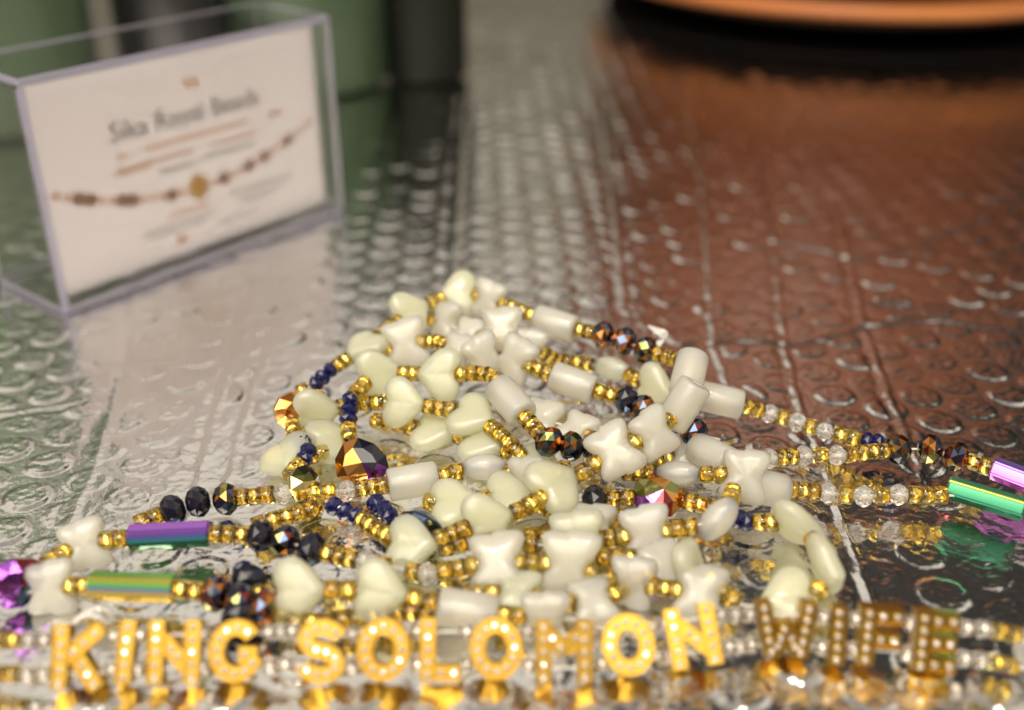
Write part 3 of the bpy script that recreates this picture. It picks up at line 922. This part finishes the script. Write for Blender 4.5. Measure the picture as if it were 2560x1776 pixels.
GLYPH = {
    'K': [[(-HW, -HH - SW), (-HW, HH + SW)], [(HW + .2, HH + .7), (-HW + 1.2, 0.1)], [(-.9, .9), (HW + .3, -HH - SW)]],
    'I': [[(0, -HH - SW), (0, HH + SW)]],
    'N': [[(-HW, -HH - SW), (-HW, HH + SW)], [(HW, -HH - SW), (HW, HH + SW)], [(-HW + .6, 2.3), (HW - .6, -2.3)]],
    'G': [arc(0, 0, HW + .25, HH, 38, 345, 24), [(HW + .45, -.55), (0.4, -.55)]],
    'S': [arc(0.0, 1.75, HW - .15, 1.8, 20, 255, 16)[:-1] + arc(0, -1.75, HW - .15, 1.8, 75, -160, 16)],
    'O': [arc(0, 0, HW + .15, HH, 0, 360, 28)],
    'L': [[(-HW + .5, HH + SW), (-HW + .5, -HH - SW)], [(-HW + 1.6, -HH), (HW, -HH)]],
    'M': [[(-HW - .4, -HH - SW), (-HW - .4, HH + SW)], [(HW + .4, -HH - SW), (HW + .4, HH + SW)], [(-HW + .3, 2.9), (0, 0.2)], [(HW - .3, 2.9), (0, 0.2)]],
    'W': [[(-HW - .9, HH + SW), (-HW + .6, -HH - .6)], [(HW + .9, HH + SW), (HW - .6, -HH - .6)], [(-HW + 1.1, -HH + .4), (0, 1.3)], [(HW - 1.1, -HH + .4), (0, 1.3)]],
    'F': [[(-HW + .4, -HH - SW), (-HW + .4, HH + SW)], [(-HW + 1.5, HH), (HW + .2, HH)], [(-HW + 1.5, -.3), (HW, -.3)]],
    'E': [[(-HW + .4, -HH - SW), (-HW + .4, HH + SW)], [(-HW + 1.5, HH), (HW + .2, HH)], [(-HW + 1.5, 0), (HW, 0)], [(-HW + 1.5, -HH), (HW + .2, -HH)]],
}


def letter_mesh(ch):
    sect = [(-SW, -3.0), (-SW, .42), (-SW + .2, .42), (-SW + .24, 0), (SW - .24, 0), (SW - .2, .42), (SW, .42), (SW, -3.0)]
    vs, fs = [], []
    for si, st in enumerate(GLYPH[ch]):
        dz = -0.03 * si
        closed = (Vector(st[0]) - Vector(st[-1])).length < 1e-3
        pts = [Vector(p) for p in (st[:-1] if closed else st)]
        n = len(pts)
        base = len(vs)
        for i, p in enumerate(pts):
            a = pts[i - 1] if (i > 0 or closed) else None
            b = pts[(i + 1) % n] if (i < n - 1 or closed) else None
            d0 = (p - a).normalized() if a is not None else None
            d1 = (b - p).normalized() if b is not None else None
            d = (d0 or d1) if (d0 is None or d1 is None) else (d0 + d1).normalized()
            nn = Vector((-d.y, d.x))
            k = 1.0
            if d0 is not None and d1 is not None:
                k = 1 / max(0.5, nn.dot(Vector((-d0.y, d0.x))))
            for o, z in sect:
                q = p + nn * (o * k)
                vs.append((q.x, q.y, z + dz + (0.015 * si if z < -1 else 0)))
        m = len(sect)
        for i in range(n if closed else n - 1):
            j = (i + 1) % n
            for k in range(m):
                l = (k + 1) % m
                fs.append((base + i * m + k, base + i * m + l, base + j * m + l, base + j * m + k))
        if not closed:
            fs.append(tuple(base + k for k in range(m)))
            fs.append(tuple(base + (n - 1) * m + k for k in range(m)))
    return mesh_from('letter_' + ch, vs, fs, [M['gold']], None, False)


def stone_spots(ch):
    out = []
    for st in GLYPH[ch]:
        pts = [Vector(p) for p in st]
        L = [0]
        for a, b in zip(pts, pts[1:]):
            L.append(L[-1] + (b - a).length)
        closed = (pts[0] - pts[-1]).length < 1e-3
        mrg = 0 if closed else 0.95
        n = max(1, int(round((L[-1] - 2 * mrg) / 1.68)))
        for i in range(n if closed else n + 1):
            d = mrg + (L[-1] - 2 * mrg) * i / n
            j = max(0, min(len(L) - 2, int(np.searchsorted(L, d)) - 1))
            p = pts[j].lerp(pts[j + 1], (d - L[j]) / max(1e-6, L[j + 1] - L[j]))
            if all((p - q).length > 1.35 for q in out):
                out.append(p)
    return out


stone = facet('rhinestone', [(-0.1, 0.57), (0.2, 0.54), (0.5, 0.30)], 8, [M['stone']], lambda c: 0)
stone.transform(Matrix.Rotation(-math.pi / 2, 4, 'Y'))

LET = [('K', 196, 1643, 0, 37), ('I', 314, 1631, -3, 37), ('N', 435, 1631, 0, 37), ('G', 590, 1627, 0, 37), ('S', 803, 1628, -6, 37),
       ('O', 958, 1624, 0, 36), ('L', 1106, 1624, 0, 36), ('O', 1240, 1621, 3, 36), ('M', 1411, 1632, 0, 34), ('O', 1571, 1612, 5, 38),
       ('N', 1733, 1592, 9, 38), ('W', 1966, 1582, 0, 24), ('I', 2095, 1592, -2, 22), ('F', 2207, 1596, -3, 20), ('E', 2346, 1610, -3, 22)]
root = thing('letter_strand', at(1280, 1660, 0), 'double strand of gold rhinestone letters reading KING SOLOMON WIFE with clear beads between', 'bead strand')
fr = []
lm = {}
for ch, x, y, rot, elev in LET:
    p = at(x, y, 5.6)
    e = math.radians(elev)
    n = Vector((-0.10 * (p.x / 80), -math.cos(e), math.sin(e))).normalized()
    r = Vector((1, 0, 0))
    r = (r - n * r.dot(n)).normalized()
    r = Matrix.Rotation(math.radians(rot), 3, n) @ r
    u = n.cross(r)
    if ch not in lm:
        lm[ch] = (letter_mesh(ch), stone_spots(ch))
    s = 1.0
    mw = Matrix.Translation(p * U) @ Matrix((r, u, n)).transposed().to_4x4()
    o = link('letter', lm[ch][0], root)
    o['label'] = 'gold letter %s set with rhinestones' % ch
    o.matrix_basis = Matrix.Translation(-root.location) @ mw
    for q in lm[ch][1]:
        d = link('rhinestone', stone, o)
        d.location = (q.x * U, q.y * U, 0.05 * U)
        d.rotation_euler = (random.uniform(-.12, .12), random.uniform(-.12, .12), random.uniform(0, 6))
    xs = [v.co.x / U for v in lm[ch][0].vertices]
    fr.append((p, r, u, n, max(xs)))


def row(a, b, kind='t', n=None):
    gap = (b - a).length
    n = n or max(1, int(round(gap / 2.1)))
    for q in range(n):
        p = a.lerp(b, (q + 0.5) / n)
        tt = (b - a).normalized() + Vector((random.uniform(-.1, .1), random.uniform(-.1, .1), random.uniform(-.1, .1)))
        put(kind, ME[kind], p, tt, root, random.uniform(0, 360), False, random.uniform(0.95, 1.05))


for s in (-2.5, 2.5):
    path = []
    for (p, r, u, n, hw), (p2, r2, u2, n2, hw2) in zip(fr, fr[1:]):
        a = p + r * hw + u * s - n * 1.2
        b = p2 - r2 * hw2 + u2 * s - n2 * 1.2
        row(a, b)
        path += [p + u * s - n * 1.2, a, b]
    p, r, u, n, hw = fr[0]
    a = p - r * hw + u * s - n * 1.2
    b = a - r * 5.0 + Vector((0, 0.3, -0.5))
    c = b - r * 9.0 + Vector((0, 1.0, -0.5))
    row(b, a)
    row(c, b, 'g')
    path = [c, b, a] + path
    p, r, u, n, hw = fr[-1]
    a = p + r * hw + u * s - n * 1.2
    b = a + r * 5.2
    c = b + r * 4.6 + Vector((0, -0.3, -0.6))
    d = c + r * 12
    row(a, b)
    row(b, c, 'g')
    row(c + r * 4.5, d, 't')
    path += [p + u * s - n * 1.2, a, b, c, d]
    tube('thread', path, 0.22, M['thread'], root)
p, r, u, n, hw = fr[-1]
put('K', ME['K'], p + r * (hw + 12.6) - n * 1.0, r, root, 20, False, 2.0)

# loose ends of thread
def loose(label, pts, nm='thread_end'):
    P = [at(*q) for q in pts]
    rt = thing(nm, (P[0].x, P[0].y, 0), label, 'thread', 'loose thread ends')
    S = []
    for i in range(len(P) - 1):
        S += [catmull(P, i, k / 8) for k in range(8)]
    S.append(P[-1])
    for q in range(5):
        a, b = random.uniform(-1.3, 1.3), random.uniform(-0.9, 0.9)
        tube('thread_fibre', [p + Vector((a * math.sin(2.6 * k / len(S)), b * math.sin(2.0 * k / len(S) + q), 0.5 * a * math.sin(3.0 * k / len(S))))
                              for k, p in enumerate(S)], 0.28, M['thread'], rt)
    tube('knot', [S[len(S) // 2] + Vector((math.cos(a) * 1.0, math.sin(a) * 0.7, 0.6 * math.sin(2 * a))) for a in np.linspace(0, 6.0, 18)], 0.5, M['thread'], rt)


loose('knotted white thread end behind the dark cut beads on top of the heap', [(1622, 818, 15), (1640, 832, 16), (1655, 842, 15), (1640, 870, 13)])
loose('white thread end curling above the letters K and I', [(180, 1560, 2), (215, 1535, 4), (255, 1535, 4), (280, 1552, 2)])
